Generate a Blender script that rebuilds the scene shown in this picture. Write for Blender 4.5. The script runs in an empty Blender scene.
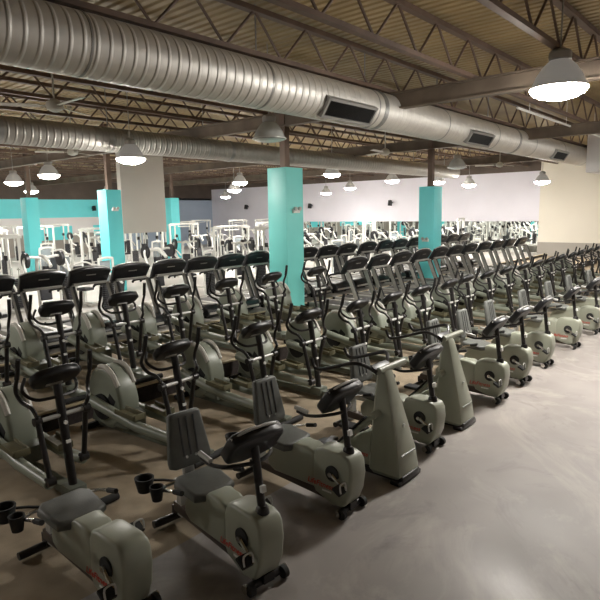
import bpy, bmesh, math, random
from mathutils import Vector, Matrix
random.seed(7)
SC = bpy.context.scene
COL = SC.collection
PI = math.pi
# world axes: x runs along the rows of machines, y runs across them (away from the open floor), z up
# ------------------------------------------------------------------ materials
def mat(name, col, rough=0.5, metal=0.0, var=0.12, scale=6.0, bump=0.0, bscale=60.0, spec=0.5, emit=None, estr=0.0):
    m = bpy.data.materials.new(name); m.use_nodes = True
    nt = m.node_tree; b = nt.nodes['Principled BSDF']
    b.inputs['Roughness'].default_value = rough; b.inputs['Metallic'].default_value = metal
    b.inputs['Specular IOR Level'].default_value = spec
    tc = nt.nodes.new('ShaderNodeTexCoord'); nz = nt.nodes.new('ShaderNodeTexNoise')
    nz.inputs['Scale'].default_value = scale; nz.inputs['Detail'].default_value = 3
    nt.links.new(tc.outputs['Object'], nz.inputs['Vector'])
    cr = nt.nodes.new('ShaderNodeValToRGB')
    c = Vector(col)
    lo = c * (1 - var); hi = c * (1 + var)
    cr.color_ramp.elements[0].position = 0.3; cr.color_ramp.elements[1].position = 0.7
    cr.color_ramp.elements[0].color = (*lo, 1); cr.color_ramp.elements[1].color = (*[min(1, v) for v in hi], 1)
    nt.links.new(nz.outputs['Fac'], cr.inputs['Fac']); nt.links.new(cr.outputs['Color'], b.inputs['Base Color'])
    if bump:
        n2 = nt.nodes.new('ShaderNodeTexNoise'); n2.inputs['Scale'].default_value = bscale
        nt.links.new(tc.outputs['Object'], n2.inputs['Vector'])
        bp = nt.nodes.new('ShaderNodeBump'); bp.inputs['Strength'].default_value = bump; bp.inputs['Distance'].default_value = 0.01
        nt.links.new(n2.outputs['Fac'], bp.inputs['Height']); nt.links.new(bp.outputs['Normal'], b.inputs['Normal'])
    if emit:
        b.inputs['Emission Color'].default_value = (*emit, 1); b.inputs['Emission Strength'].default_value = estr
    return m

M = {}
M['shell'] = mat('sage_grey_plastic', (0.33, 0.345, 0.275), 0.38, 0, 0.06, 3)
M['shell_mid'] = mat('mid_sage_plastic', (0.27, 0.295, 0.24), 0.38, 0, 0.06, 3)
M['shell_dark'] = mat('dark_sage_plastic', (0.15, 0.165, 0.135), 0.42, 0, 0.08, 3)
M['shell_blue'] = mat('cool_grey_plastic', (0.36, 0.385, 0.37), 0.36, 0, 0.06, 3)
M['black'] = mat('black_plastic', (0.012, 0.012, 0.014), 0.38, 0, 0.2, 8)
M['rubber'] = mat('black_rubber', (0.016, 0.016, 0.016), 0.75, 0, 0.2, 20)
M['frame'] = mat('dark_painted_steel', (0.022, 0.02, 0.02), 0.35, 0.2, 0.15, 8)
M['bronze'] = mat('brown_painted_steel', (0.07, 0.052, 0.042), 0.4, 0.2, 0.15, 8)
M['chrome'] = mat('brushed_chrome', (0.62, 0.61, 0.58), 0.22, 1.0, 0.05, 10)
M['silver'] = mat('silver_plastic', (0.52, 0.52, 0.5), 0.35, 0.3, 0.05, 10)
M['vinyl'] = mat('grey_vinyl', (0.115, 0.12, 0.11), 0.5, 0, 0.12, 10, 0.2, 90)
M['vinyl_light'] = mat('pale_grey_vinyl', (0.21, 0.205, 0.185), 0.5, 0, 0.12, 10, 0.2, 90)
M['tread_grey'] = mat('treadmill_grey_paint', (0.33, 0.32, 0.29), 0.4, 0.1, 0.08, 5)
M['tread_pale'] = mat('pale_rail_plastic', (0.55, 0.53, 0.48), 0.4, 0, 0.06, 5)
M['belt'] = mat('running_belt', (0.07, 0.068, 0.064), 0.6, 0, 0.15, 30)
M['screen'] = mat('dark_screen', (0.01, 0.011, 0.013), 0.12, 0, 0.1, 5)
M['olive'] = mat('olive_tray_plastic', (0.14, 0.13, 0.075), 0.5, 0, 0.1, 10)
M['white_paint'] = mat('white_powder_coat', (0.78, 0.78, 0.74), 0.35, 0, 0.04, 6)
M['stack'] = mat('weight_stack_steel', (0.05, 0.05, 0.055), 0.4, 0.5, 0.2, 20)
M['smoke'] = mat('smoked_shield', (0.3, 0.34, 0.36), 0.15, 0, 0.08, 3)
M['pad'] = mat('dark_upholstery', (0.035, 0.035, 0.04), 0.5, 0, 0.15, 10)
M['red'] = mat('red_ink', (0.5, 0.05, 0.035), 0.5, 0, 0.05, 10)
M['white'] = mat('white_label', (0.8, 0.8, 0.78), 0.5, 0, 0.03, 10)
M['duct'] = None
M['grille'] = mat('grille_metal', (0.34, 0.34, 0.33), 0.4, 0.6, 0.05, 10)
M['grille_dark'] = mat('grille_shadow_gap', (0.03, 0.03, 0.03), 0.7, 0, 0.1, 10)
M['fan'] = mat('fan_enamel', (0.5, 0.48, 0.42), 0.4, 0, 0.05, 6)
M['joist'] = mat('joist_paint', (0.15, 0.1, 0.075), 0.6, 0.1, 0.25, 2)
M['girder'] = mat('girder_paint', (0.15, 0.115, 0.085), 0.6, 0.1, 0.25, 2)
M['lamp_shell'] = mat('lamp_acrylic', (0.46, 0.47, 0.45), 0.25, 0, 0.06, 6)
M['ballast'] = mat('ballast_housing', (0.34, 0.33, 0.31), 0.4, 0.3, 0.1, 8)
M['cyan'] = mat('cyan_wall_paint', (0.15, 0.76, 0.81), 0.45, 0, 0.03, 1.5)
M['cyan_lit'] = mat('lit_cyan_paint', (0.2, 0.88, 0.92), 0.4, 0, 0.02, 1.5)  # cyan raised for one pillar; light falling on it is put into the colour
M['cyan_pale'] = mat('pale_aqua_paint', (0.2, 0.7, 0.66), 0.42, 0, 0.03, 1.5)
M['white_wall'] = mat('white_wall_paint', (0.78, 0.76, 0.76), 0.6, 0, 0.02, 1)
M['lilac'] = mat('lilac_grey_paint', (0.74, 0.72, 0.79), 0.5, 0, 0.03, 0.7)
M['bluegrey'] = mat('blue_grey_paint', (0.4, 0.48, 0.6), 0.5, 0, 0.03, 0.7)
M['beige'] = mat('warm_white_paint', (0.75, 0.7, 0.6), 0.55, 0, 0.02, 0.7)
M['greige'] = mat('greige_paint', (0.36, 0.33, 0.29), 0.55, 0, 0.03, 0.7)
M['panel_grey'] = mat('grey_bulkhead_paint', (0.42, 0.39, 0.35), 0.6, 0, 0.03, 0.7)
M['mirror'] = mat('mirror_glass', (0.86, 0.9, 0.88), 0.02, 1.0, 0.0, 1)
M['brown_wall'] = mat('brown_upper_wall', (0.1, 0.075, 0.06), 0.7, 0, 0.2, 1)
M['riser'] = mat('dark_riser_carpet', (0.03, 0.022, 0.02), 0.85, 0, 0.3, 20)
M['trim'] = mat('tan_edge_strip', (0.5, 0.42, 0.28), 0.5, 0, 0.08, 8)
M['lens'] = mat('lamp_lens_lit', (0.9, 0.9, 0.88), 0.3, 0, 0.0, 6, emit=(1.0, 0.955, 0.885), estr=120.0)
M['shade_lit'] = mat('lamp_shade_lit', (0.34, 0.33, 0.31), 0.35, 0, 0.0, 6, emit=(1.0, 0.955, 0.885), estr=0.06)
M['lens_off'] = mat('lamp_lens_unlit', (0.62, 0.68, 0.66), 0.25, 0, 0.03, 6)
M['glass_grey'] = mat('pale_equipment_panel', (0.33, 0.37, 0.4), 0.3, 0, 0.05, 3)

def duct_mat(name, col):
    m = mat(name, col, 0.5, 0.6, 0.06, 3)
    nt = m.node_tree; b = nt.nodes['Principled BSDF']
    tc = nt.nodes.new('ShaderNodeTexCoord'); w = nt.nodes.new('ShaderNodeTexWave')
    w.wave_type = 'BANDS'; w.bands_direction = 'X'; w.inputs['Scale'].default_value = 1.9; w.inputs['Distortion'].default_value = 0.15
    nt.links.new(tc.outputs['Object'], w.inputs['Vector'])
    cr = nt.nodes.new('ShaderNodeValToRGB'); cr.color_ramp.elements[0].position = 0.72; cr.color_ramp.elements[1].position = 0.98
    nt.links.new(w.outputs['Fac'], cr.inputs['Fac'])
    bp = nt.nodes.new('ShaderNodeBump'); bp.inputs['Strength'].default_value = 0.9; bp.inputs['Distance'].default_value = 0.02
    nt.links.new(cr.outputs['Color'], bp.inputs['Height']); nt.links.new(bp.outputs['Normal'], b.inputs['Normal'])
    return m
M['duct'] = duct_mat('galvanised_spiral_duct', (0.72, 0.7, 0.66)); M['duct_shaded'] = duct_mat('shaded_spiral_duct', (0.4, 0.38, 0.35))  # farther duct's copy is darkened: its dimmer lighting is put into the colour

def floor_mat():
    m = mat('grey_sealed_floor', (0.29, 0.262, 0.245), 0.3, 0, 0.16, 0.9, 0.05, 14)
    nt = m.node_tree; b = nt.nodes['Principled BSDF']
    tc = nt.nodes.new('ShaderNodeTexCoord')
    n = nt.nodes.new('ShaderNodeTexNoise'); n.inputs['Scale'].default_value = 0.8; n.inputs['Detail'].default_value = 7; n.inputs['Distortion'].default_value = 1.2
    nt.links.new(tc.outputs['Object'], n.inputs['Vector'])
    mr = nt.nodes.new('ShaderNodeMapRange'); mr.inputs['From Min'].default_value = 0.3; mr.inputs['From Max'].default_value = 0.7
    mr.inputs['To Min'].default_value = 0.42; mr.inputs['To Max'].default_value = 0.6
    nt.links.new(n.outputs['Fac'], mr.inputs['Value']); nt.links.new(mr.outputs['Result'], b.inputs['Roughness'])
    return m
def add_wear(m, col, scale, lo, hi):
    nt = m.node_tree; b = nt.nodes['Principled BSDF']
    src = b.inputs['Base Color'].links[0].from_socket
    tc = nt.nodes.new('ShaderNodeTexCoord'); n = nt.nodes.new('ShaderNodeTexNoise')
    n.inputs['Scale'].default_value = scale; n.inputs['Detail'].default_value = 9; n.inputs['Roughness'].default_value = 0.65; n.inputs['Distortion'].default_value = 2.2
    nt.links.new(tc.outputs['Object'], n.inputs['Vector'])
    mr = nt.nodes.new('ShaderNodeMapRange'); mr.inputs['From Min'].default_value = lo; mr.inputs['From Max'].default_value = hi
    nt.links.new(n.outputs['Fac'], mr.inputs['Value'])
    mx = nt.nodes.new('ShaderNodeMixRGB'); mx.inputs['Color2'].default_value = (*col, 1)
    nt.links.new(mr.outputs['Result'], mx.inputs['Fac']); nt.links.new(src, mx.inputs['Color1']); nt.links.new(mx.outputs['Color'], b.inputs['Base Color'])
M['floor'] = floor_mat()
add_wear(M['floor'], (0.43, 0.39, 0.355), 0.55, 0.5, 0.72)
add_wear(M['floor'], (0.19, 0.17, 0.165), 0.8, 0.55, 0.75)
M['pale_floor'] = mat('pale_grey_floor', (0.52, 0.5, 0.47), 0.45, 0, 0.08, 0.7)
M['stage_grey'] = mat('grey_stage_carpet', (0.3, 0.285, 0.26), 0.85, 0, 0.15, 4)
M['carpet'] = mat('tan_carpet', (0.31, 0.25, 0.175), 0.9, 0, 0.2, 3.5, 0.4, 120)

def deck_mat():
    m = mat('brown_metal_deck', (0.36, 0.265, 0.13), 0.55, 0.1, 0.2, 0.8)
    nt = m.node_tree; b = nt.nodes['Principled BSDF']
    tc = nt.nodes.new('ShaderNodeTexCoord'); w = nt.nodes.new('ShaderNodeTexWave')
    w.wave_type = 'BANDS'; w.bands_direction = 'X'; w.inputs['Scale'].default_value = 1.6
    nt.links.new(tc.outputs['Object'], w.inputs['Vector'])
    bp = nt.nodes.new('ShaderNodeBump'); bp.inputs['Strength'].default_value = 1.0; bp.inputs['Distance'].default_value = 0.05
    nt.links.new(w.outputs['Fac'], bp.inputs['Height']); nt.links.new(bp.outputs['Normal'], b.inputs['Normal'])
    return m
M['deck'] = deck_mat()

# ------------------------------------------------------------------ mesh builder
def catmull(pts, n=6, closed=False):
    P = [Vector(p) for p in pts]; out = []
    N = len(P)
    rng = range(N if closed else N - 1)
    for i in rng:
        if closed: a, b, c, d = P[(i-1) % N], P[i], P[(i+1) % N], P[(i+2) % N]
        else: a, b, c, d = P[max(i-1, 0)], P[i], P[i+1], P[min(i+2, N-1)]
        for k in range(n):
            t = k / n
            out.append(0.5*((2*b) + (c-a)*t + (2*a-5*b+4*c-d)*t*t + (3*b-a-3*c+d)*t**3))
    if not closed: out.append(P[-1])
    return out

class MB:
    def __init__(s): s.bm = bmesh.new()
    def _bev(s, verts, bev, seg=2):
        if bev:
            es = {e for v in verts for e in v.link_edges}
            bmesh.ops.bevel(s.bm, geom=list(es), offset=bev, segments=seg, affect='EDGES', profile=0.6, clamp_overlap=True)
    def box(s, c, d, rot=(0, 0, 0), bev=0.0, seg=2):
        from mathutils import Euler
        mx = Matrix.Translation(c) @ Euler(rot).to_matrix().to_4x4() @ Matrix.Diagonal((*d, 1))
        r = bmesh.ops.create_cube(s.bm, size=1, matrix=mx); s._bev(r['verts'], bev, seg); return s
    def ring_mesh(s, rings, cap=True, closed_u=False):
        vs = [[s.bm.verts.new(p) for p in r] for r in rings]
        n = len(vs[0])
        R = len(vs)
        for i in range(R if closed_u else R - 1):
            a, b = vs[i], vs[(i+1) % R]
            for j in range(n):
                s.bm.faces.new((a[j], a[(j+1) % n], b[(j+1) % n], b[j]))
        if cap and not closed_u:
            s.bm.faces.new(list(reversed(vs[0]))); s.bm.faces.new(vs[-1])
        return s
    def tube(s, pts, r, n=8, smooth=0, closed=False):
        P = catmull(pts, smooth, closed) if smooth else [Vector(p) for p in pts]
        N = len(P)
        if isinstance(r, (int, float)): R = [r]*N
        else:
            R = [r[0] + (r[1]-r[0])*i/(N-1) for i in range(N)] if len(r) == 2 else [r[min(len(r)-1, int(i*len(r)/N))] for i in range(N)]
        tans = []
        for i in range(N):
            a = P[(i-1) % N] if closed or i > 0 else P[i]; b = P[(i+1) % N] if closed or i < N-1 else P[i]
            tans.append((b-a).normalized())
        t0 = tans[0]; up = Vector((0, 0, 1)) if abs(t0.z) < 0.9 else Vector((1, 0, 0))
        nrm = (up - t0*up.dot(t0)).normalized(); rings = []
        for i in range(N):
            t = tans[i]; nrm = (nrm - t*nrm.dot(t)).normalized(); bn = t.cross(nrm)
            rings.append([P[i] + (nrm*math.cos(2*PI*k/n) + bn*math.sin(2*PI*k/n))*R[i] for k in range(n)])
        return s.ring_mesh(rings, True, closed)
    def cyl(s, p0, p1, r0, r1=None, n=12):
        return s.tube([p0, p1], (r0, r0 if r1 is None else r1), n)
    def prism(s, poly, x0, x1, bev=0.0, axis='x', seg=2):
        def P(a, b, h):
            return (h, a, b) if axis == 'x' else ((a, h, b) if axis == 'y' else (a, b, h))
        v0 = [s.bm.verts.new(P(a, b, x0)) for a, b in poly]; v1 = [s.bm.verts.new(P(a, b, x1)) for a, b in poly]
        n = len(poly); f = [s.bm.faces.new(v0), s.bm.faces.new(list(reversed(v1)))]
        for i in range(n): f.append(s.bm.faces.new((v0[i], v1[i], v1[(i+1) % n], v0[(i+1) % n])))
        if bev:
            es = list({e for q in f[:2] for e in q.edges})
            bmesh.ops.bevel(s.bm, geom=es, offset=bev, segments=seg, affect='EDGES', profile=0.5, clamp_overlap=True)
        return s
    def lathe(s, prof, c=(0, 0, 0), n=20, cap=True):
        rings = [[(c[0]+r*math.cos(2*PI*k/n), c[1]+r*math.sin(2*PI*k/n), c[2]+z) for k in range(n)] for r, z in prof]
        return s.ring_mesh(rings, cap)
    def xform(s, mx):
        bmesh.ops.transform(s.bm, matrix=mx, verts=s.bm.verts[:]); return s
    def build(s, name, m, parent=None, ang=40):
        bmesh.ops.recalc_face_normals(s.bm, faces=s.bm.faces[:])
        me = bpy.data.meshes.new(name); s.bm.to_mesh(me); s.bm.free()
        for p in me.polygons: p.use_smooth = True
        me.set_sharp_from_angle(angle=math.radians(ang))
        me.materials.append(M[m] if isinstance(m, str) else m)
        o = bpy.data.objects.new(name, me); COL.objects.link(o)
        if parent: o.parent = parent
        return o

def tag(o, label, cat, group=None):
    o['label'] = label; o['category'] = cat
    if group: o['group'] = group
    return o
def thing(name, label, cat, loc=(0, 0, 0), group=None):
    o = bpy.data.objects.new(name, None); COL.objects.link(o); o.location = loc; o.empty_display_size = 0.2
    return tag(o, label, cat, group)
def struct(name, mb, m, ang=40):
    o = mb.build(name, m, None, ang); o['kind'] = 'structure'; return o
KIDS = {}
def kids(o):
    if o.name not in KIDS: KIDS[o.name] = [c for c in bpy.data.objects if c.parent == o]
    return KIDS[o.name]
def dup(root, loc, label, rz=0.0, skip=()):
    def rec(o, parent):
        c = o.copy(); COL.objects.link(c)
        if parent: c.parent = parent
        for ch in kids(o):
            if ch.name.split('.')[0] in skip: continue
            rec(ch, c)
        return c
    r = rec(root, None); r.location = loc; r.rotation_euler = (0, 0, rz); r['label'] = label
    return r
ORD = ['first', 'second', 'third', 'fourth', 'fifth', 'sixth', 'seventh', 'eighth', 'ninth', 'tenth', 'eleventh', 'twelfth', 'thirteenth',
       'fourteenth', 'fifteenth', 'sixteenth', 'seventeenth', 'eighteenth', 'nineteenth', 'twentieth', 'twenty-first', 'twenty-second', 'twenty-third', 'twenty-fourth', 'twenty-fifth']
BONES = {}
def lettering(txt, size, m, parent, loc, rot, name='lettering', shear=0.25):
    key = (txt, size)
    if key not in BONES:
        cu = bpy.data.curves.new(name, 'FONT'); cu.body = txt; cu.size = size; cu.extrude = 0.0015; cu.shear = shear; cu.resolution_u = 3; cu.align_x = 'CENTER'
        cu.offset = size*0.012
        fo = bpy.data.objects.new('tmp', cu); COL.objects.link(fo)
        bpy.context.view_layer.update()
        me = bpy.data.meshes.new_from_object(fo.evaluated_get(bpy.context.evaluated_depsgraph_get()))
        bpy.data.objects.remove(fo); bpy.data.curves.remove(cu)
        me.name = name; me.materials.clear(); me.materials.append(M[m]); BONES[key] = me
    o = bpy.data.objects.new(name, BONES[key]); COL.objects.link(o); o.parent = parent
    o.location = loc; o.rotation_euler = rot
    return o

# ------------------------------------------------------------------ the room
TH = 0.27            # raised stage
T2 = 0.40            # second step
E1, E2 = 7.13, 9.55  # front edges of the two steps
UW, VW = 34.0, 40.0
U0, V0 = -9.0, -9.0
CEIL = 6.0
struct('floor', MB().box(((U0+UW)/2, (V0+3.7)/2, -0.1), (UW-U0, 3.7-V0, 0.2)), 'floor')
b = MB(); b.box(((U0+UW)/2, (3.7+8)/2, -0.1), (UW-U0, 8-3.7, 0.2)); struct('floor_carpet', b, 'carpet')
b = MB(); b.box(((U0+UW)/2, (8+VW)/2, -0.1), (UW-U0, VW-8, 0.2)); struct('floor_pale', b, 'pale_floor')
b = MB(); b.box((12.5, (E1+E2)/2, TH/2), (37, E2-E1, TH)); struct('floor_stage', b, 'carpet')
b = MB(); b.box((12.5, (E2+12.9)/2, T2/2), (37, 12.9-E2, T2)); struct('floor_upper_stage', b, 'stage_grey')
struct('trim_1', MB().box((12.5, E1-0.012, TH/2-0.012), (37, 0.024, TH-0.024)), 'riser')
struct('trim_2', MB().box((12.5, E1-0.006, TH-0.006), (37, 0.07, 0.03), bev=0.008), 'trim')
struct('trim_3', MB().box((12.5, E2-0.012, (TH+T2)/2-0.01), (37, 0.024, T2-TH-0.02)), 'riser')
struct('trim_4', MB().box((12.5, E2-0.006, T2-0.006), (37, 0.07, 0.03), bev=0.008), 'trim')
# far wall (y = VW): cyan bands then blue-grey
struct('wall_back', MB().box(((U0+24.5)/2, VW+0.1, 3.3), (24.5-U0, 0.2, 1.3)), 'cyan')
struct('wall_back_band', MB().box(((U0+24.5)/2, VW+0.1, 1.325), (24.5-U0, 0.2, 2.65)), 'white_wall')
struct('wall_back_lower', MB().box(((U0+24.5)/2, VW-0.01, 0.75), (24.5-U0, 0.03, 1.5)), 'greige')
for k, (x0, x1) in enumerate(((8, 14.5), (17.5, 20.5), (22.2, 24.0))):
    struct('trim_%d' % (5+k), MB().box(((x0+x1)/2, VW-0.02, 1.55), (x1-x0, 0.05, 1.0)), 'cyan')
struct('wall_back_corner', MB().box(((24.5+UW)/2, VW+0.1, 2.05), (UW-24.5, 0.2, 4.1)), 'bluegrey')
struct('wall_back_upper', MB().box(((U0+UW)/2, VW+0.1, 5.0), (UW-U0, 0.2, 2.1)), 'brown_wall')
# mirror wall (x = UW)
struct('wall_right', MB().box((UW+0.1, (10.9+VW)/2, 2.45), (0.2, VW-10.9, 4.9)), 'lilac')
struct('wall_right_beige', MB().box((UW-0.1, (10.9+V0)/2, 2.75), (0.6, 10.9-V0, 5.5)), 'beige')
struct('baseboard_right', MB().box((UW-0.42, (10.9+V0)/2, 0.42), (0.06, 10.9-V0, 0.84)), 'greige')
struct('wall_right_upper', MB().box((UW+0.1, (10.9+VW)/2, 5.45), (0.2, VW-10.9, 1.1)), 'brown_wall')
mw = MB()
for k in range(12):
    y0 = 10.97 + k*1.5
    mw.box((UW-0.02, y0+0.745, 1.04), (0.02, 1.488, 1.96))
o = mw.build('wall_mirror', 'mirror'); tag(o, 'long frameless mirror of butted panes along the lilac wall behind the treadmills', 'mirror')
struct('wall_left', MB().box((U0-0.1, (V0+VW)/2, 3.0), (0.2, VW-V0, 6.0)), 'white_wall')
struct('wall_front', MB().box(((U0+UW)/2, V0-0.1, 3.0), (UW-U0, 0.2, 6.0)), 'white_wall')
struct('ceiling', MB().box(((U0+UW)/2, (V0+VW)/2, CEIL+0.1), (UW-U0+0.4, VW-V0+0.4, 0.2)), 'deck')
# hanging grey bulkhead and the white one that swallows the duct
struct('wall_partition', MB().box((13.4, 20.1, 3.7), (2.05, 0.25, 3.3)), 'panel_grey')
struct('wall_bulkhead', MB().box((25.3, 5.3, 4.98), (2.4, 1.7, 1.72), bev=0.03), 'white_wall')
# joists (open web) along x, girders along y
def joist(v, z0=5.22, z1=5.86):
    b = MB()
    b.box(((U0+UW)/2, v, z0), (UW-U0, 0.11, 0.07)); b.box(((U0+UW)/2, v, z1), (UW-U0, 0.12, 0.08))
    x = U0; k = 0
    while x < UW-0.7:
        a, c = (z0, z1) if k % 2 == 0 else (z1, z0)
        b.tube([(x, v, a), (x+0.62, v, c)], 0.022, 5); x += 0.62; k += 1
    return b
for i in range(25):
    struct('ceiling_joist', joist(-4.2+i*1.78), 'joist')
for u in (1.4, 10.4, 17.9, 26.0):
    b = MB(); b.box((u, (V0+VW)/2, 5.16), (0.2, VW-V0, 0.03)); b.box((u, (V0+VW)/2, 4.86), (0.2, VW-V0, 0.03)); b.box((u, (V0+VW)/2, 5.01), (0.03, VW-V0, 0.3))
    struct('ceiling_girder', b, 'girder')
# pillars: cladding + steel column
def pillar(u, v, zb, top, w, m):
    struct('pillar_column', MB().box((u, v, (top+CEIL)/2), (0.17, 0.17, CEIL-top)), 'joist')
    struct('pillar', MB().box((u, v, (zb+top)/2), (w, w, top-zb), bev=0.012), m)
pillar(10.45, 9.5, 0, 3.86, 0.62, 'cyan_pale')
pillar(17.95, 9.5, 0, 3.58, 0.58, 'cyan_lit')
pillar(11.15, 18.8, 0, 3.69, 0.6, 'cyan')
pillar(12.3, 28.0, 0, 3.68, 0.6, 'cyan')
pillar(20.7, 28.0, 0, 3.73, 0.6, 'cyan')
# ------------------------------------------------------------------ ducts
def duct(name, label, u0, u1, v, z, r, grilles, seams, v1=None, m='duct', z1=None):
    v1 = v if v1 is None else v1; z1 = z if z1 is None else z1
    t = thing(name, label, 'air duct', (u0, v, z))
    L = u1-u0
    b = MB(); b.tube([(0, 0, 0), (L, v1-v, z1-z)], r, 40); b.build('duct_pipe', m, t)
    for x in seams:
        b = MB(); f = x/L; b.tube([(x-0.06, (v1-v)*f, (z1-z)*f), (x+0.06, (v1-v)*f, (z1-z)*f)], r+0.014, 40); b.build('seam_band', 'grille', t)
    for x in [0.6+3.0*i for i in range(int((L-0.6)/3.0)+1)]:
        f = x/L
        b = MB(); b.cyl((x, (v1-v)*f, (z1-z)*f+r-0.01), (x, (v1-v)*f, CEIL-z-0.02), 0.012, n=6)
        b.tube([(x-0.015, (v1-v)*f, (z1-z)*f), (x+0.015, (v1-v)*f, (z1-z)*f)], r+0.006, 40)
        b.build('hanger_strap', 'grille', t)
    for (x, w, hgt) in grilles:
        # grille saddle sits on the lower side of the duct that faces the open floor
        ang = math.radians(-34)
        f = x/L
        cen = Vector((x, (v1-v)*f - math.cos(ang)*(r+0.02), (z1-z)*f + math.sin(ang)*(r+0.02)))
        rx = -ang
        mx = Matrix.Translation(cen) @ Matrix.Rotation(rx, 4, 'X')
        g = MB()
        for sx, sz, dx, dz in ((0, hgt/2, w, 0.05), (0, -hgt/2, w, 0.05), (w/2, 0, 0.05, hgt+0.05), (-w/2, 0, 0.05, hgt+0.05)):
            g.box((sx, 0.03, sz), (dx, 0.14, dz))
        g.xform(mx); go = g.build('grille_frame', 'grille', t)
        g = MB()
        g.box((0, 0.04, 0), (w-0.03, 0.02, hgt-0.03)); g.xform(mx); g.build('grille_back', 'grille_dark', go)
        g = MB()
        n = int(w/0.05)
        for k in range(n): g.box((-w/2+0.05+k*(w-0.1)/(n-1), 0.0, 0), (0.008, 0.05, hgt-0.04), rot=(0, 0, 0.5))
        for k in range(3): g.box((0, 0.01, -hgt/4+k*hgt/4), (w-0.05, 0.02, 0.008))
        g.xform(mx); g.build('grille_louvres', 'grille_dark', go)
    return t
duct('air_duct', 'large silver spiral duct with three grilles crossing above the machines', -6.0, 26.4, 6.56, 4.8, 0.37, [(14.65, 1.45, 0.32), (20.4, 1.35, 0.3), (27.1, 1.3, 0.3)], (15.85, 23.2))
duct('air_duct', 'thinner silver spiral duct running farther back under the brown ceiling', -8.0, 26.8, 12.55, 4.6, 0.29, [], (13.0, 19.5), v1=12.87, m='duct_shaded')
# conduit high on the right
t = MB(); t.tube([(13.7, 5.05, 5.12), (21.2, 5.05, 5.12)], 0.03, 8)
for x in (14.5, 17.5, 20.5): t.cyl((x, 5.05, 5.12), (x, 5.05, CEIL), 0.008, n=5)
tag(t.build('ceiling_conduit', 'white_paint'), 'thin straight white conduit hung above the large duct', 'pipe')

# ------------------------------------------------------------------ pendant lamps
def make_lamp(lit):
    t = thing('pendant_lamp', 'x', 'lamp', group='high bay lamps under the ceiling')
    b = MB(); b.lathe([(0.325, 0.012), (0.325, 0.03), (0.30, 0.07), (0.265, 0.16), (0.2, 0.26), (0.14, 0.32), (0.115, 0.34)], n=28)
    b.build('reflector', 'shade_lit' if lit else 'lamp_shell', t)
    b = MB(); b.lathe([(0.115, 0.335), (0.13, 0.35), (0.13, 0.43), (0.1, 0.46), (0.03, 0.48)], n=20); b.build('ballast_housing', 'ballast', t)
    b = MB(); b.lathe([(0.02, -0.12), (0.12, -0.112), (0.22, -0.085), (0.3, -0.045), (0.333, 0.0), (0.333, 0.012), (0.02, 0.016)] if lit else
                      [(0.02, -0.05), (0.15, -0.042), (0.25, -0.02), (0.305, 0.0)], n=28, cap=True)
    b.build('lens', 'lens' if lit else 'lens_off', t)
    b = MB(); b.tube([(0.325*math.cos(a*PI/12), 0.325*math.sin(a*PI/12), 0.02) for a in range(24)], 0.013, 6, closed=True); b.build('rim', 'silver', t)
    b = MB(); b.cyl((0, 0, 0.47), (0, 0, 1.78), 0.011, n=6); b.tube([(0, 0, 0.47), (0.03, 0, 0.5), (0, 0, 0.53), (-0.03, 0, 0.5)], 0.007, 5, closed=True)
    b.build('hanging_rod', 'ballast', t)
    return t
lamp_on = make_lamp(True); lamp_off = make_lamp(False)
LAMPS = [(9.4, 2.85, 4.58, 1, 'big lit dome lamp hanging over the open floor, nearest of all lamps'),
 (7.75, 12.0, 4.1, 1, 'lit dome lamp hanging in front of the grey hanging bulkhead'),
 (9.0, 18.84, 4.13, 1, 'lit dome lamp hanging before the cyan back wall, beside the ceiling fan rod'),
 (9.5, 22.81, 4.09, 1, 'lit dome lamp at the far left edge above the cyan wall band'),
 (13.2, 29.7, 4.05, 1, 'small lit dome lamp low against the cyan wall by the farthest left pillar'),
 (8.2, 7.85, 4.2, 0, 'unlit grey dome lamp hanging below the large duct beside the aqua pillar'),
 (18.3, 19.48, 4.17, 1, 'lit dome lamp highest of three in a slanting line before the blue-grey wall'),
 (19.6, 21.3, 3.92, 1, 'lit dome lamp in the middle of three slanting before the blue-grey wall'),
 (27.5, 30.8, 3.93, 1, 'lit dome lamp lowest of three slanting before the blue-grey wall'),
 (18.3, 14.08, 4.25, 1, 'lit dome lamp just past the aqua pillar under the thinner duct'),
 (30.0, 23.6, 3.99, 1, 'small lit dome lamp low on the lilac wall near the aqua pillar'),
 (28.0, 20.19, 4.15, 1, 'small lit dome lamp between two others before the lilac wall'),
 (24.0, 14.79, 4.2, 1, 'lit dome lamp hanging over the far treadmills before the lilac wall'),
 (28.0, 12.65, 4.01, 1, 'lit dome lamp between the bright cyan pillar and the duct end'),
 (27.0, 8.69, 3.96, 1, 'lit dome lamp hanging in front of the warm white wall'),
 (27.0, 13.89, 4.19, 1, 'small lit dome lamp peeking beside the top of the bright cyan pillar'),
 (19.0, 9.05, 4.23, 0, 'unlit grey dome lamp hanging below the duct right of the bright cyan pillar'),
 # unseen lamps added to light the rest of the hall
 (17.5, 1.9, 4.2, 1, 'added lit dome lamp hanging over the open floor outside the view to the right'),
 (14.0, 1.7, 4.2, 1, 'added lit dome lamp hanging over the open floor just outside the view'),  # added to brighten the second pillar and the floor by the bikes
 (27.0, 1.9, 4.2, 1, 'added lit dome lamp hanging over the far open floor outside the view'),
 (-1.5, 11.6, 4.2, 1, 'added lit dome lamp hanging outside the view beyond the treadmill row end'),
 (-1.0, 24.0, 4.2, 1, 'added lit dome lamp hanging outside the view near the cyan wall'),
 (6.0, 33.0, 4.2, 1, 'added lit dome lamp hanging outside the view by the cyan wall'),  # added, like the next one, to brighten the cyan back wall
 (10.0, 36.5, 4.2, 1, 'added lit dome lamp hanging outside the view, closest to the cyan wall'),
 (20.0, 34.0, 4.2, 1, 'added lit dome lamp hanging deep in the weight area behind the grey bulkhead')]
first = {0: True, 1: True}
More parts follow.
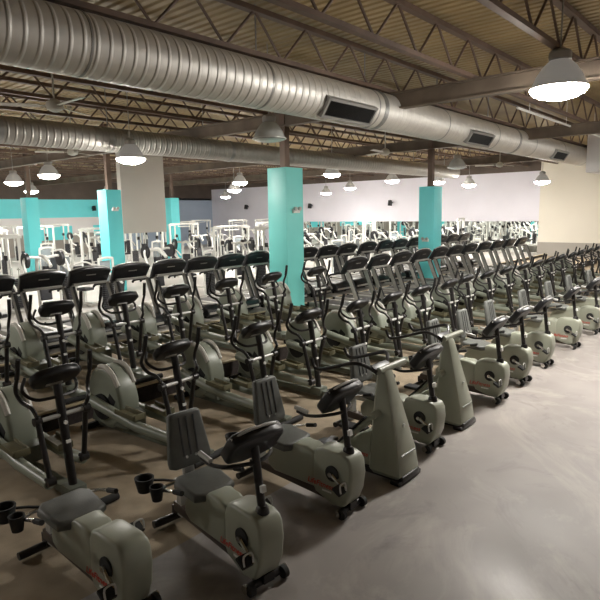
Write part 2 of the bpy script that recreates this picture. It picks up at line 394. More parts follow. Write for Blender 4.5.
for (u, v, z, lit, lab) in LAMPS:
    src = lamp_on if lit else lamp_off
    if first[lit]: src.location = (u, v, z); src.scale = (1.25, 1.25, 1.25) if lit else (1, 1, 1); src['label'] = lab; first[lit] = False
    else: dup(src, (u, v, z), lab).scale = (1, 1, 1)

# ------------------------------------------------------------------ ceiling fans
def make_fan():
    t = thing('ceiling_fan', 'x', 'fan', group='ceiling fans')
    b = MB(); b.cyl((0, 0, 0.1), (0, 0, 1.28), 0.018, n=8); b.lathe([(0.06, 1.2), (0.07, 1.28)], n=12); b.build('down_rod', 'fan', t)
    b = MB(); b.lathe([(0.05, -0.1), (0.13, -0.06), (0.15, 0.0), (0.13, 0.07), (0.05, 0.12)], n=20); b.build('motor', 'fan', t)
    for k in range(3):
        b = MB(); b.box((0.17, 0, 0), (0.18, 0.05, 0.012)); b.box((0.62, 0, 0), (0.76, 0.14, 0.012), rot=(0.2, 0, 0), bev=0.004, seg=1)
        b.xform(Matrix.Rotation(2*PI*k/3+0.5, 4, 'Z')); b.build('blade', 'fan', t)
    return t
fan = make_fan()
FANS = [(4.95, 9.93, 4.7, 'cream ceiling fan hanging above the nearest row of treadmills'),
        (15.67, 9.92, 4.62, 'cream ceiling fan hanging between the aqua pillar and the bright cyan pillar'),
        (24.0, 9.5, 4.62, 'cream ceiling fan hanging before the warm white wall past the bright cyan pillar'),
        (8.3, 15.8, 4.6, 'cream ceiling fan hanging behind the thinner duct above the weight area'),
        (17.6, 26.0, 4.6, 'cream ceiling fan hanging deep above the weight machines by the grey bulkhead')]
for i, (u, v, z, lab) in enumerate(FANS):
    if i == 0: fan.location = (u, v, z); fan['label'] = lab
    else: dup(fan, (u, v, z), lab, rz=0.7*i)

# ------------------------------------------------------------------ recumbent bikes (front towards -y, origin under the front edge)
def make_bike():
    t = thing('exercise_bike', 'x', 'exercise bike', group='recumbent bikes in the front row')
    prof = [(0.10, 0.07), (0.05, 0.12), (0.0, 0.24), (-0.02, 0.4), (-0.005, 0.52), (0.03, 0.575), (0.1, 0.6), (0.33, 0.6), (0.41, 0.575), (0.44, 0.5), (0.45, 0.2), (0.42, 0.14), (0.2, 0.08)]
    sh = MB().prism(prof, -0.118, 0.118, 0.03, seg=3).build('shroud', 'shell', t, 55)
    rear = [(0.43, 0.17), (0.43, 0.52), (0.52, 0.56), (0.66, 0.55), (0.85, 0.51), (1.0, 0.44), (1.08, 0.33), (1.07, 0.22), (0.98, 0.17)]
    MB().prism(rear, -0.11, 0.11, 0.04, seg=3).build('rear_cover', 'shell', t, 55)
    fr = MB(); fr.box((0, 0.72, 0.125), (0.1, 1.3, 0.09), rot=(0.045, 0, 0), bev=0.01); fr.build('base_frame', 'bronze', t)
    b = MB(); b.tube([(-0.17, 0.09, 0.05), (0.17, 0.09, 0.05)], 0.032, 10); b.box((0, 0.09, 0.08), (0.1, 0.1, 0.07)); ff = b.build('front_foot', 'frame', t)
    for sx in (-1, 1):
        MB().cyl((sx*0.14, 0.06, 0.048), (sx*0.18, 0.06, 0.048), 0.048, n=16).build('transport_wheel', 'rubber', ff)
        MB().cyl((sx*0.17, 0.09, 0.05), (sx*0.2, 0.09, 0.05), 0.034, n=12).build('end_cap', 'chrome', ff)
    b = MB(); b.tube([(-0.26, 1.36, 0.05), (0.26, 1.36, 0.05)], 0.034, 10); b.box((0, 1.36, 0.1), (0.09, 0.09, 0.1)); b.build('rear_foot', 'frame', t)
    # cranks
    for sx, a in ((-1, -0.5), (1, PI-0.5)):
        b = MB(); b.cyl((sx*0.113, 0.2, 0.39), (sx*0.134, 0.2, 0.39), 0.075, n=20); dsc = b.build('crank_disc', 'rubber', t)
        ex, ez = 0.2+0.17*math.cos(a)*-1, 0.39+0.17*math.sin(a)
        b = MB(); b.tube([(sx*0.143, 0.2, 0.39), (sx*0.158, ex, ez)], (0.02, 0.014), 8); b.cyl((sx*0.128, 0.2, 0.39), (sx*0.163, 0.2, 0.39), 0.024, n=12); b.build('crank_arm', 'chrome', t)
        b = MB(); b.box((sx*0.213, ex, ez), (0.1, 0.1, 0.03), rot=(0.5, 0, 0), bev=0.008); b.cyl((sx*0.148, ex, ez), (sx*0.168, ex, ez), 0.016, n=8); pd = b.build('pedal', 'rubber', t)
        b = MB(); b.tube([(sx*0.213-0.04, ex-0.05, ez), (sx*0.213-0.035, ex-0.04, ez+0.07), (sx*0.213+0.035, ex-0.04, ez+0.07), (sx*0.213+0.04, ex-0.05, ez)], 0.008, 6, 3); b.build('pedal_strap', 'silver', pd)
    # console post, handlebar, console
    b = MB(); b.tube([(0, 0.1, 0.57), (0, 0.14, 0.85), (0, 0.175, 1.1)], 0.032, 12); b.lathe([(0.055, 0), (0.05, 0.04), (0.034, 0.06)], (0, 0.1, 0.585), 14); po = b.build('console_post', 'frame', t)
    MB().box((0.0, 0.085, 0.78), (0.04, 0.03, 0.05), rot=(-0.14, 0, 0)).build('label_plate', 'white', po)
    b = MB(); b.tube([(-0.26, 0.5, 0.97), (-0.25, 0.38, 0.95), (-0.2, 0.23, 0.97), (0, 0.15, 0.97), (0.2, 0.23, 0.97), (0.25, 0.38, 0.98), (0.26, 0.5, 1.0)], 0.016, 8, 4); hb = b.build('handlebar', 'frame', t)
    for sx in (-1, 1): MB().tube([(sx*0.26, 0.52, 1.003), (sx*0.253, 0.38, 0.981)], 0.021, 8).build('grip', 'silver', hb)
    pr = [(-0.235, -0.1), (-0.2, -0.145), (-0.06, -0.165), (0.06, -0.165), (0.2, -0.145), (0.235, -0.1), (0.24, 0.07), (0.21, 0.12), (0.1, 0.145), (-0.1, 0.145), (-0.21, 0.12), (-0.24, 0.07)]
    mx = Matrix.Translation((0, 0.19, 1.12)) @ Matrix.Rotation(math.radians(38), 4, 'X')
    co = MB().prism(pr, -0.05, 0.05, 0.022, axis='y', seg=3).xform(mx).build('console', 'black', t, 50)
    MB().box((0, 0.051, 0.02), (0.3, 0.006, 0.13)).xform(mx).build('display', 'screen', co)
    MB().tube([(-0.225, 0.02, 0.09), (-0.1, 0.02, 0.152), (0.1, 0.02, 0.152), (0.225, 0.02, 0.09)], 0.011, 6, 4).xform(mx).build('top_rim', 'silver', co)
    # seat rail, seat, backrest
    b = MB(); b.box((0, 0.88, 0.43), (0.085, 0.95, 0.07), rot=(-0.09, 0, 0), bev=0.01); b.box((0, 1.28, 0.25), (0.08, 0.08, 0.34)); b.build('seat_rail', 'silver', t)
    b = MB(); b.box((0, 0.95, 0.48), (0.2, 0.3, 0.04), bev=0.01); b.build('seat_carriage', 'frame', t)
    pr = [(-0.2, -0.16), (-0.12, -0.2), (0.12, -0.2), (0.2, -0.16), (0.22, 0.12), (0.16, 0.19), (-0.16, 0.19), (-0.22, 0.12)]
    MB().prism(pr, -0.04, 0.045, 0.03, axis='z', seg=3).xform(Matrix.Translation((0, 0.9, 0.52)) @ Matrix.Rotation(0.1, 4, 'X')).build('seat', 'vinyl', t, 55)
    pr = [(-0.13, 0.46), (-0.155, 0.44), (-0.21, 0.05), (-0.2, 0.0), (-0.15, -0.02), (0.15, -0.02), (0.2, 0.0), (0.21, 0.05), (0.155, 0.44), (0.13, 0.46)]
    mb = Matrix.Translation((0, 1.11, 0.64)) @ Matrix.Rotation(-0.2, 4, 'X')
    bk = MB().prism(pr, -0.035, 0.035, 0.025, axis='y', seg=3).xform(mb).build('backrest', 'vinyl', t, 50)
    for sx in (-1, 0, 1):
        MB().box((sx*0.07, -0.037, 0.25), (0.012, 0.008, 0.34)).xform(mb).build('seam', 'pad', bk)
    for sx in (-1, 1): MB().cyl((sx*0.045, -0.036, 0.07), (sx*0.045, -0.044, 0.07), 0.012, n=10).xform(mb).build('bolt', 'silver', bk)
    b = MB(); b.box((0, 1.16, 0.6), (0.1, 0.05, 0.4), rot=(-0.2, 0, 0), bev=0.008); b.tube([(0, 1.12, 0.42), (0, 1.15, 0.52)], 0.04, 8); b.build('backrest_bracket', 'silver', t)
    b = MB()
    for sx in (-1, 1): b.tube([(sx*0.05, 1.12, 0.5), (sx*0.22, 1.15, 0.49), (sx*0.29, 1.08, 0.5), (sx*0.3, 0.93, 0.55), (sx*0.3, 0.78, 0.59)], 0.015, 8, 4)
    sh2 = b.build('seat_handle', 'chrome', t)
    for sx in (-1, 1): MB().tube([(sx*0.3, 0.87, 0.568), (sx*0.3, 0.75, 0.598)], 0.022, 8).build('grip', 'rubber', sh2)
    for (x, y, r) in ((-0.34, 1.32, 0.085), (-0.34, 1.1, 0.06)):
        b = MB(); b.lathe([(r*0.7, 0), (r*0.95, 0.1), (r, 0.125), (r*0.86, 0.125), (r*0.8, 0.09), (r*0.6, 0.012)], (x, y, 0.42), 18, cap=True); b.tube([(x+r*0.7, y, 0.5), (x*0.5, (y+1.28)/2, 0.47), (0, 1.28, 0.4)], 0.012, 6); b.build('cup_holder', 'rubber', t)
    # lettering on both sides
    for sx, rz in ((-1, -PI/2), (1, PI/2)):
        lettering('LifeFitness', 0.075, 'red', sh, (sx*0.1195, 0.35, 0.22), (PI/2, 0.0, rz))
        MB().box((sx*0.119, 0.27, 0.19), (0.004, 0.11, 0.016)).build('white_stripe', 'white', sh)
    return t
bike = make_bike()
VF = 2.8
R1B = [1.9, 2.72, 3.99, 5.76, 7.88, 8.95, 10.2, 11.9, 13.6, 15.2, 16.7, 18.2, 19.7, 21.2, 22.7, 24.2]
bl = ['stripped recumbent bike without backrest or console, in the near corner',
      'sage grey recumbent bike with cup holders behind its seat, next to the near corner',
      'sage grey recumbent bike with red lettering, just before the nearer stair climber',
      'sage grey recumbent bike standing between the two tapered stair climbers',
      'sage grey recumbent bike standing right after the farther stair climber']
for i, u in enumerate(R1B):
    lab = bl[i] if i < 5 else 'sage grey recumbent bike, %s after the farther stair climber' % ORD[i-4]
    vv = VF + [0.0, -0.12, 0.0, 0.07, 0.1, 0.13, 0.16, 0.15, 0.16, 0.15][i] if i < 10 else VF+0.05
    if i == 1: bike.location = (u, vv, 0); bike.rotation_euler.z = -0.12; bike['label'] = lab
    elif i == 0: dup(bike, (u, vv+0.36, 0), lab, skip=('backrest', 'backrest_bracket', 'console', 'console_post', 'handlebar'))
    else: dup(bike, (u, vv, 0), lab, rz=random.uniform(-0.03, 0.03))

# ------------------------------------------------------------------ stair climbers
def make_climber():
    t = thing('stair_climber', 'x', 'stair climber', group='stair climbers in the front row')
    secs = []
    for z, yf, yr, w in ((0.05, 0.02, 0.36, 0.18), (0.09, -0.01, 0.39, 0.2), (0.3, 0.02, 0.39, 0.185), (0.55, 0.09, 0.385, 0.155), (0.8, 0.16, 0.38, 0.125), (1.0, 0.215, 0.37, 0.1), (1.1, 0.245, 0.37, 0.09), (1.15, 0.27, 0.36, 0.075)):
        c = 0.035
        secs.append([(-w+c, yf, z), (w-c, yf, z), (w-0.01, yf+0.01, z), (w, yf+c, z), (w, yr-c, z), (w-c, yr, z), (-w+c, yr, z), (-w, yr-c, z), (-w, yf+c, z), (-w+0.01, yf+0.01, z)])
    tw = MB().ring_mesh(secs).build('tower', 'shell', t, 30)
    MB().box((0.0, 0.03, 0.3), (0.27, 0.05, 0.006), rot=(0.29, 0, 0)).build('seam', 'shell_dark', tw)
    MB().cyl((0.02, 0.075, 0.57), (0.02, 0.09, 0.575), 0.018, n=12).build('badge', 'white', tw)
    b = MB(); b.tube([(-0.13, 0.3, 1.15), (0.38, 0.3, 1.15)], 0.036, 16); cb = b.build('crossbar', 'shell', t)
    MB().box((0, 0.36, 1.16), (0.3, 0.1, 0.05), rot=(0.5, 0, 0), bev=0.012).build('console', 'black', t)
    base = MB(); base.box((0, 0.62, 0.055), (0.34, 1.3, 0.07), bev=0.015); base.box((0, 1.2, 0.04), (0.6, 0.1, 0.07), bev=0.015); base.box((0, 0.04, 0.025), (0.44, 0.12, 0.05), bev=0.012)
    base.build('base_frame', 'frame', t)
    pr = [(0.36, 0.09), (0.36, 0.5), (0.46, 0.47), (0.6, 0.36), (0.8, 0.25), (0.88, 0.15), (0.88, 0.09)]
    sh = MB().prism(pr, -0.16, 0.16, 0.03, seg=3).build('shroud', 'shell', t, 55)
    for sx, rz in ((-1, -PI/2), (1, PI/2)):
        lettering('LifeFitness', 0.07, 'red', sh, (sx*0.1615, 0.56, 0.19), (PI/2, 0.0, rz))
    for sx, dz in ((-1, 0.0), (1, 0.1)):
        b = MB(); b.tube([(sx*0.225, 0.3, 0.7), (sx*0.23, 0.78, 0.2+dz)], 0.03, 10); b.cyl((sx*0.1, 0.3, 0.7), (sx*0.25, 0.3, 0.7), 0.04, n=14); lv = b.build('pedal_lever', 'shell', t)
        b = MB(); b.box((sx*0.23, 0.57, 0.48+dz*0.5), (0.064, 0.5, 0.022), rot=(-0.806+dz, 0, 0), bev=0.006); b.build('lever_pad', 'rubber', lv)
        b = MB(); b.box((sx*0.24, 0.88, 0.19+dz), (0.16, 0.34, 0.04), bev=0.015); b.build('foot_pedal', 'rubber', t)
        b = MB(); b.tube([(sx*0.06, 0.36, 1.1), (sx*0.2, 0.4, 1.2), (sx*0.3, 0.5, 1.24), (sx*0.31, 0.75, 1.16), (sx*0.31, 0.98, 1.1), (sx*0.3, 1.06, 1.2)], 0.02, 8, 5); b.build('handrail', 'frame', t)
    return t
cl = make_climber(); cl.location = (4.9, 2.78, 0); cl['label'] = 'tapered sage grey stair climber tower, the nearer one, beside the bike with red lettering'
dup(cl, (6.66, 2.93, 0), 'tapered sage grey stair climber tower, the farther one, two bikes past the red lettering')

# ------------------------------------------------------------------ elliptical trainers (origin under the post, rear shroud towards +y)
def make_elliptical(shell):
    t = thing('elliptical_trainer', 'x', 'elliptical trainer')
    b = MB(); b.box((0, 0.68, 0.075), (0.12, 2.1, 0.09), bev=0.015); b.box((0, 0.0, 0.1), (0.18, 0.2, 0.12), bev=0.015); b.build('base_frame', 'shell_dark', t)
    b = MB(); b.tube([(-0.26, -0.36, 0.045), (0.26, -0.36, 0.045)], 0.04, 10); b.build('front_foot', 'rubber', t)
    b = MB(); b.tube([(-0.28, 1.68, 0.045), (0.28, 1.68, 0.045)], 0.04, 10); b.build('rear_foot', 'rubber', t)
    b = MB(); b.tube([(0, 0.0, 0.1), (0, 0.07, 0.6), (0, 0.13, 1.0), (0, 0.16, 1.16)], 0.043, 12); po = b.build('post', 'frame', t)
    MB().box((0, 0.025, 0.6), (0.045, 0.02, 0.03)).build('label_plate', 'white', po)
    # console pod
    prof = [(-0.24, -0.03), (-0.2, -0.11), (-0.1, -0.15), (0.1, -0.15), (0.2, -0.11), (0.24, -0.03), (0.25, 0.06), (0.2, 0.13), (0.08, 0.16), (-0.08, 0.16), (-0.2, 0.13), (-0.25, 0.06)]
    mx = Matrix.Translation((0, 0.2, 1.23)) @ Matrix.Rotation(math.radians(50), 4, 'X')
    co = MB().prism(prof, -0.045, 0.045, 0.028, axis='y', seg=3).xform(mx).build('console', 'black', t, 50)
    MB().box((0, 0.046, 0.03), (0.28, 0.006, 0.14)).xform(mx).build('display', 'screen', co)
    MB().box((0, -0.048, -0.06), (0.17, 0.012, 0.035), bev=0.004).xform(mx).build('rear_badge', 'silver', co)
    b = MB(); b.tube([(-0.03, 0.14, 1.04), (-0.2, 0.2, 1.04), (-0.27, 0.32, 1.12), (-0.2, 0.4, 1.22)], 0.017, 8, 5); b.tube([(0.03, 0.14, 1.04), (0.2, 0.2, 1.04), (0.27, 0.32, 1.12), (0.2, 0.4, 1.22)], 0.017, 8, 5)
    b.build('fixed_handlebar', 'frame', t)
    b = MB(); b.cyl((-0.27, 0.1, 0.86), (0.27, 0.1, 0.86), 0.022, n=12); pv = b.build('pivot_bar', 'silver', t)
    MB().cyl((0, 0.04, 0.79), (0, 0.06, 0.79), 0.02, n=12).build('badge', 'white', pv)
    for sx, ph in ((-1, 1), (1, -1)):
        lo = (sx*0.25, 0.08 - 0.14*ph, 0.3)
        b = MB(); b.tube([(sx*0.25, 0.1, 0.9), lo], 0.028, 10); b.cyl((sx*0.21, lo[1], lo[2]), (sx*0.29, lo[1], lo[2]), 0.048, n=12)
        b.cyl((sx*0.215, 0.1, 0.86), (sx*0.285, 0.1, 0.86), 0.042, n=14); sa = b.build('swing_arm', 'frame', t)
        d = 0.1*ph + 0.1
        b = MB(); b.tube([(sx*0.25, 0.1, 0.9), (sx*0.26, 0.06+d*0.6, 0.98), (sx*0.3, 0.13+d*0.8, 1.03), (sx*0.32, 0.15+d, 1.13), (sx*0.32, 0.08+d, 1.29), (sx*0.31, 0.05+d, 1.45)], 0.02, 8, 5); b.build('handle', 'frame', sa)
        MB().tube([(sx*0.32, 0.095+d, 1.26), (sx*0.31, 0.05+d, 1.46)], 0.024, 8).build('grip', 'rubber', sa)
        cy, cz = 1.38 + 0.13*ph, 0.36 + 0.1*ph
        b = MB(); b.tube([(sx*0.25, lo[1]+0.02, lo[2]-0.03), (sx*0.25, 0.6, 0.26+0.03*ph), (sx*0.25, cy, cz)], (0.056, 0.072), 12); b.build('pedal_arm', shell, t)
        zf = 0.36+0.04*ph; yf = 0.74
        b = MB(); b.box((sx*0.23, yf, zf), (0.17, 0.38, 0.025), rot=(0.08, 0, 0), bev=0.01)
        for qx in (-0.08, 0.08): b.box((sx*0.23+qx, yf, zf+0.025), (0.014, 0.36, 0.05), rot=(0.08, 0, 0), bev=0.005)
        b.box((sx*0.23, yf-0.185, zf+0.02), (0.16, 0.014, 0.06), bev=0.005); b.build('foot_pedal', 'olive', t)
        b = MB(); b.cyl((sx*0.155, 1.38, 0.36), (sx*0.185, 1.38, 0.36), 0.17, n=22); b.tube([(sx*0.2, 1.38, 0.36), (sx*0.2, cy, cz)], 0.025, 8); b.build('crank_disc', 'rubber', t)
    # rear shroud: leaning oval shell, tallest at its rear
    pts = []
    for k in range(22):
        a = 2*PI*k/22
        y, z = 0.39*math.cos(a), 0.4*math.sin(a)
        pts.append((1.35 + y + 0.1*z, 0.45 + z*(1.0 if z > 0 else 0.85)))
    sq = Matrix.Translation((0, 1.35, 0.45)) @ Matrix.Diagonal((1, 0.86, 1.1, 1)) @ Matrix.Translation((0, -1.35, -0.45))
    sh = MB().prism(pts, -0.155, 0.155, 0.06, seg=4).xform(sq).build('shroud', shell, t, 60)
    MB().prism([(1.07, 0.47), (1.2, 0.55), (1.27, 0.45), (1.19, 0.33)], -0.158, 0.158).xform(sq).build('vent', 'rubber', sh)
    for qx in (-0.07, 0.07): MB().tube([(qx, 1.01, 0.58), (qx, 1.13, 0.75), (qx, 1.3, 0.845), (qx, 1.52, 0.82)], 0.007, 6, 4).xform(sq).build('ridge', 'shell_dark', sh)
    pr = [(0.9, 0.12), (0.9, 0.3), (1.08, 0.36), (1.6, 0.3), (1.66, 0.12)]
    MB().prism(pr, -0.15, 0.15, 0.03, seg=2).build('lower_cover', 'shell_dark', t, 50)
    for sx in (-1, 1): MB().tube([(sx*0.12, 1.04, 0.64), (sx*0.125, 1.15, 0.775), (sx*0.125, 1.3, 0.842), (sx*0.12, 1.46, 0.83)], 0.034, 8, 5).xform(sq).build('light_strip', 'tread_pale', sh)
    return t
el = make_elliptical('shell_mid')
V2 = 5.16
R2 = [2.45, 3.84, 5.22, 6.4, 7.62, 8.66, 9.75, 10.95, 11.9, 13.05, 14.2, 15.35, 16.5, 17.65, 18.8, 19.95, 21.1, 22.25, 23.4]
G2 = 'elliptical trainers in the second row'
for i, u in enumerate(R2):
    lab = 'black elliptical trainer on the floor, %s from the near end of its row' % ORD[i] if i else 'black elliptical trainer on the floor at the near end of its row'
    if i == 0: o = el; el.location = (u, V2, 0); el.rotation_euler.z = 0.02
    else: o = dup(el, (u, V2+random.uniform(-0.05, 0.05), 0), lab, 0.1 if i == 1 else random.uniform(-0.03, 0.04))
    o['label'] = lab; o['group'] = G2
R3 = [2.65, 3.63, 4.7, 5.7, 6.85, 8.05, 9.45]
G3 = 'elliptical trainers on the raised stage'
for i, u in enumerate(R3):
    lab = 'black elliptical trainer on the raised tan stage, %s from the near end of its row' % ORD[i] if i else 'black elliptical trainer at the near end of the raised tan stage'
    o = dup(el, (u, 7.54+random.uniform(-0.02, 0.02), TH), lab, random.uniform(-0.03, 0.03)); o['group'] = G3

# ------------------------------------------------------------------ treadmills (origin under the motor hood's front edge)
def make_treadmill():
    t = thing('treadmill', 'x', 'treadmill')
    for sx in (-1, 1):
        b = MB(); b.box((sx*0.33, 1.13, 0.12), (0.13, 1.5, 0.12), bev=0.02); b.build('side_rail', 'tread_grey', t)
        MB().box((sx*0.33, 1.86, 0.1), (0.15, 0.08, 0.16), bev=0.02).build('end_cap', 'rubber', t)
    b = MB(); b.box((0, 1.12, 0.13), (0.54, 1.5, 0.07), bev=0.02); b.build('running_belt', 'belt', t)
    for sx in (-1, 1):
        for y in (0.2, 1.7): MB().cyl((sx*0.3, y, 0), (sx*0.3, y, 0.09), 0.03, n=10).build('foot', 'rubber', t)
    pr = [(0.0, 0.06), (0.0, 0.17), (0.04, 0.24), (0.12, 0.29), (0.28, 0.3), (0.42, 0.26), (0.5, 0.19), (0.5, 0.06)]
    h = MB().prism(pr, -0.38, 0.38, 0.03, seg=3).build('motor_hood', 'black', t, 50)
    MB().box((0, -0.002, 0.12), (0.66, 0.02, 0.05), bev=0.006).build('bumper_strip', 'tread_pale', h)
    for sx in (-1, 1):
        b = MB(); b.box((0, 0, 0.5), (0.055, 0.11, 1.0), bev=0.012); b.xform(Matrix.Translation((sx*0.385, 0.2, 0.12)) @ Matrix.Rotation(-0.4, 4, 'X')); up = b.build('upright', 'tread_grey', t)
        MB().box((-sx*0.0, -0.058, 0.52), (0.05, 0.008, 0.9)).xform(Matrix.Translation((sx*0.385, 0.2, 0.12)) @ Matrix.Rotation(-0.4, 4, 'X')).build('upright_edge', 'rubber', up)
        b = MB(); b.tube([(sx*0.385, 0.58, 1.03), (sx*0.39, 0.8, 1.0), (sx*0.39, 1.1, 0.95), (sx*0.385, 1.18, 0.9)], 0.025, 8, 4); b.build('handrail', 'rubber', t)
    # console hood: arched shell whose wings drop at both sides
    top = [(-0.43, 0.26), (-0.3, 0.315), (-0.1, 0.34), (0.1, 0.34), (0.3, 0.315), (0.43, 0.26)]
    bot = [(0.4, -0.1), (0.34, -0.115), (0.2, -0.03), (0.08, 0.02), (-0.08, 0.02), (-0.2, -0.03), (-0.34, -0.115), (-0.4, -0.1)]
    mx = Matrix.Translation((0, 0.7, 1.1)) @ Matrix.Rotation(math.radians(34), 4, 'X')
    co = MB().prism(top+bot, -0.06, 0.06, 0.03, axis='y', seg=3).xform(mx).build('console', 'black', t, 50)
    MB().tube([(x*0.97, 0.03, z-0.005) for x, z in top], 0.016, 8, 3).xform(mx).build('top_rim', 'silver', co)
    MB().box((0, -0.062, 0.2), (0.2, 0.006, 0.022), bev=0.002).xform(mx).build('rear_badge', 'tread_grey', co)
    MB().box((0, 0.061, 0.15), (0.55, 0.006, 0.16)).xform(mx).build('display', 'screen', co)
    MB().box((0, 0.6, 1.06), (0.72, 0.07, 0.05), bev=0.01).build('cross_brace', 'tread_grey', t)
    return t
tr = make_treadmill()
RA = [3.76, 4.7, 5.64, 6.58, 7.56, 8.5, 9.42, 10.36, 11.28, 12.36, 13.36, 14.36, 15.5, 16.56, 17.55, 18.6, 19.65, 20.7, 21.75, 22.8]
for i, u in enumerate(RA):
    if i == 0: lab = 'grey and black treadmill at the near end of the far treadmill row'
    else: lab = 'treadmill on the upper step, %s from the near end of the far row' % ORD[i]
    if i == 0: o = tr; tr.location = (u, 9.84, T2)
    else: o = dup(tr, (u, 9.84, T2), lab)
    o['label'] = lab; o['group'] = 'treadmills on the upper step'
RB = [11.5, 12.6, 13.72, 14.88, 16.0, 17.1, 18.22, 19.4, 20.6, 21.8, 23.1]
for i, u in enumerate(RB):
    lab = 'treadmill on the lower stage, %s from the aqua pillar in the nearer row' % ORD[i] if i else 'grey and black treadmill first past the aqua pillar in the nearer treadmill row'
    o = dup(tr, (u, 7.5, TH), lab); o['group'] = 'treadmills on the lower stage'

# ------------------------------------------------------------------ weight machines
def weight_stack(t, x, y, z0, h):
    st = MB()
    n = int(h/0.055)
    for k in range(n): st.box((x, y, z0+0.03+k*0.055), (0.34, 0.14, 0.048))
    o = st.build('weight_stack', 'stack', t)
    MB().cyl((x-0.09, y, z0), (x-0.09, y, z0+1.2), 0.012, n=6).cyl((x+0.09, y, z0), (x+0.09, y, z0+1.2), 0.012, n=6).build('guide_rods', 'chrome', o)
def make_tower():   # selector machine: hooped frame with shield, seat and press arms
    t = thing('weight_machine', 'x', 'weight machine')
    b = MB(); b.tube([(-0.27, 0, 0.05), (-0.27, 0, 1.4), (-0.2, 0, 1.56), (0.2, 0, 1.56), (0.27, 0, 1.4), (0.27, 0, 0.05)], 0.036, 8, 4); b.box((0, 0.0, 0.05), (0.66, 0.1, 0.1)); b.box((0, -0.65, 0.05), (0.1, 1.3, 0.08)); b.box((0, -1.25, 0.04), (0.6, 0.1, 0.08)); b.build('frame', 'white_paint', t)
    b = MB(); b.box((0, 0.07, 0.98), (0.46, 0.02, 1.02), bev=0.005); sh = b.build('shield', 'smoke', t)
    MB().box((0, 0.083, 0.62), (0.4, 0.006, 0.2)).build('instruction_panel', 'bronze', sh)
    MB().box((0, 0.088, 0.63), (0.24, 0.004, 0.035)).build('red_bar', 'red', sh)
    weight_stack(t, 0, -0.02, 0.1, 0.8)
    b = MB(); b.box((0, -0.8, 0.5), (0.36, 0.4, 0.09), bev=0.03); b.build('seat', 'pad', t)
    b = MB(); b.box((0, -0.5, 0.9), (0.32, 0.09, 0.65), rot=(0.15, 0, 0), bev=0.03); b.build('back_pad', 'pad', t)
    b = MB(); b.box((0, -0.75, 0.27), (0.09, 0.09, 0.4)); b.box((0, -0.4, 0.66), (0.08, 0.08, 1.2)); b.build('seat_post', 'white_paint', t)
    b = MB()
    for sx in (-1, 1): b.tube([(sx*0.1, -0.3, 1.25), (sx*0.45, -0.4, 1.3), (sx*0.5, -0.75, 1.15), (sx*0.45, -1.05, 0.95)], 0.03, 8, 4)
    b.build('press_arm', 'white_paint', t)
    return t
def make_cable():   # tall cable station
    t = thing('cable_station', 'x', 'weight machine')
    for sx in (-1, 1):
        b = MB(); b.box((sx*0.95, 0, 1.1), (0.08, 0.08, 2.2)); b.box((sx*0.62, 0, 1.1), (0.06, 0.06, 2.2)); b.box((sx*0.78, 0, 0.05), (0.5, 0.6, 0.08)); b.box((sx*0.78, 0, 2.2), (0.5, 0.1, 0.08)); b.build('upright_frame', 'white_paint', t)
        weight_stack(t, sx*0.78, 0.0, 0.1, 0.9)
        b = MB(); b.box((sx*0.56, -0.05, 1.6), (0.1, 0.14, 0.16), bev=0.02); b.tube([(sx*0.55, -0.12, 1.6), (sx*0.5, -0.2, 1.3)], 0.012, 6); b.build('pulley_carriage', 'frame', t)
    b = MB(); b.tube([(-0.95, 0, 2.24), (0.95, 0, 2.24)], 0.045, 8); b.tube([(-0.4, -0.02, 2.1), (0.4, -0.02, 2.1)], 0.022, 8); b.cyl((-0.4, -0.02, 2.1), (-0.4, 0, 2.24), 0.02, n=6); b.cyl((0.4, -0.02, 2.1), (0.4, 0, 2.24), 0.02, n=6); b.build('top_beam', 'white_paint', t)
    return t
def make_curve():   # curved-arm press with swan-neck white tubes
    t = thing('chest_press_machine', 'x', 'weight machine')
    b = MB(); b.tube([(0, 0.5, 0.05), (0, 0.5, 1.5), (0, 0.35, 1.7), (0, 0.0, 1.72), (0, -0.3, 1.5)], 0.05, 8, 5); b.box((0, 0.0, 0.05), (0.1, 1.3, 0.08)); b.box((0, 0.55, 0.04), (0.8, 0.1, 0.08)); b.box((0, -0.6, 0.04), (0.7, 0.1, 0.08)); b.build('frame', 'white_paint', t)
    for sx in (-1, 1):
        b = MB(); b.tube([(sx*0.06, 0.1, 1.7), (sx*0.4, 0.1, 1.74), (sx*0.56, 0.0, 1.6), (sx*0.55, -0.2, 1.25), (sx*0.4, -0.45, 1.1)], 0.036, 8, 5); a = b.build('lever_arm', 'white_paint', t)
        MB().tube([(sx*0.45, -0.38, 1.13), (sx*0.36, -0.52, 1.07)], 0.04, 8).build('grip', 'rubber', a)
        MB().cyl((sx*0.42, 0.1, 1.66), (sx*0.5, 0.1, 1.66), 0.2, n=20).build('weight_plate', 'stack', a)
    MB().box((0, -0.2, 0.5), (0.34, 0.4, 0.09), bev=0.03).build('seat', 'pad', t)
    MB().box((0, 0.12, 0.92), (0.3, 0.09, 0.7), rot=(-0.1, 0, 0), bev=0.03).build('back_pad', 'pad', t)
    b = MB(); b.box((0, -0.15, 0.26), (0.08, 0.08, 0.4)); b.box((0, 0.3, 0.9), (0.06, 0.4, 0.06)); b.build('seat_post', 'white_paint', t)
    return t
mt, mc, mp = make_tower(), make_cable(), make_curve()
PROTO = {'t': mt, 'c': mc, 'p': mp}; used = {}
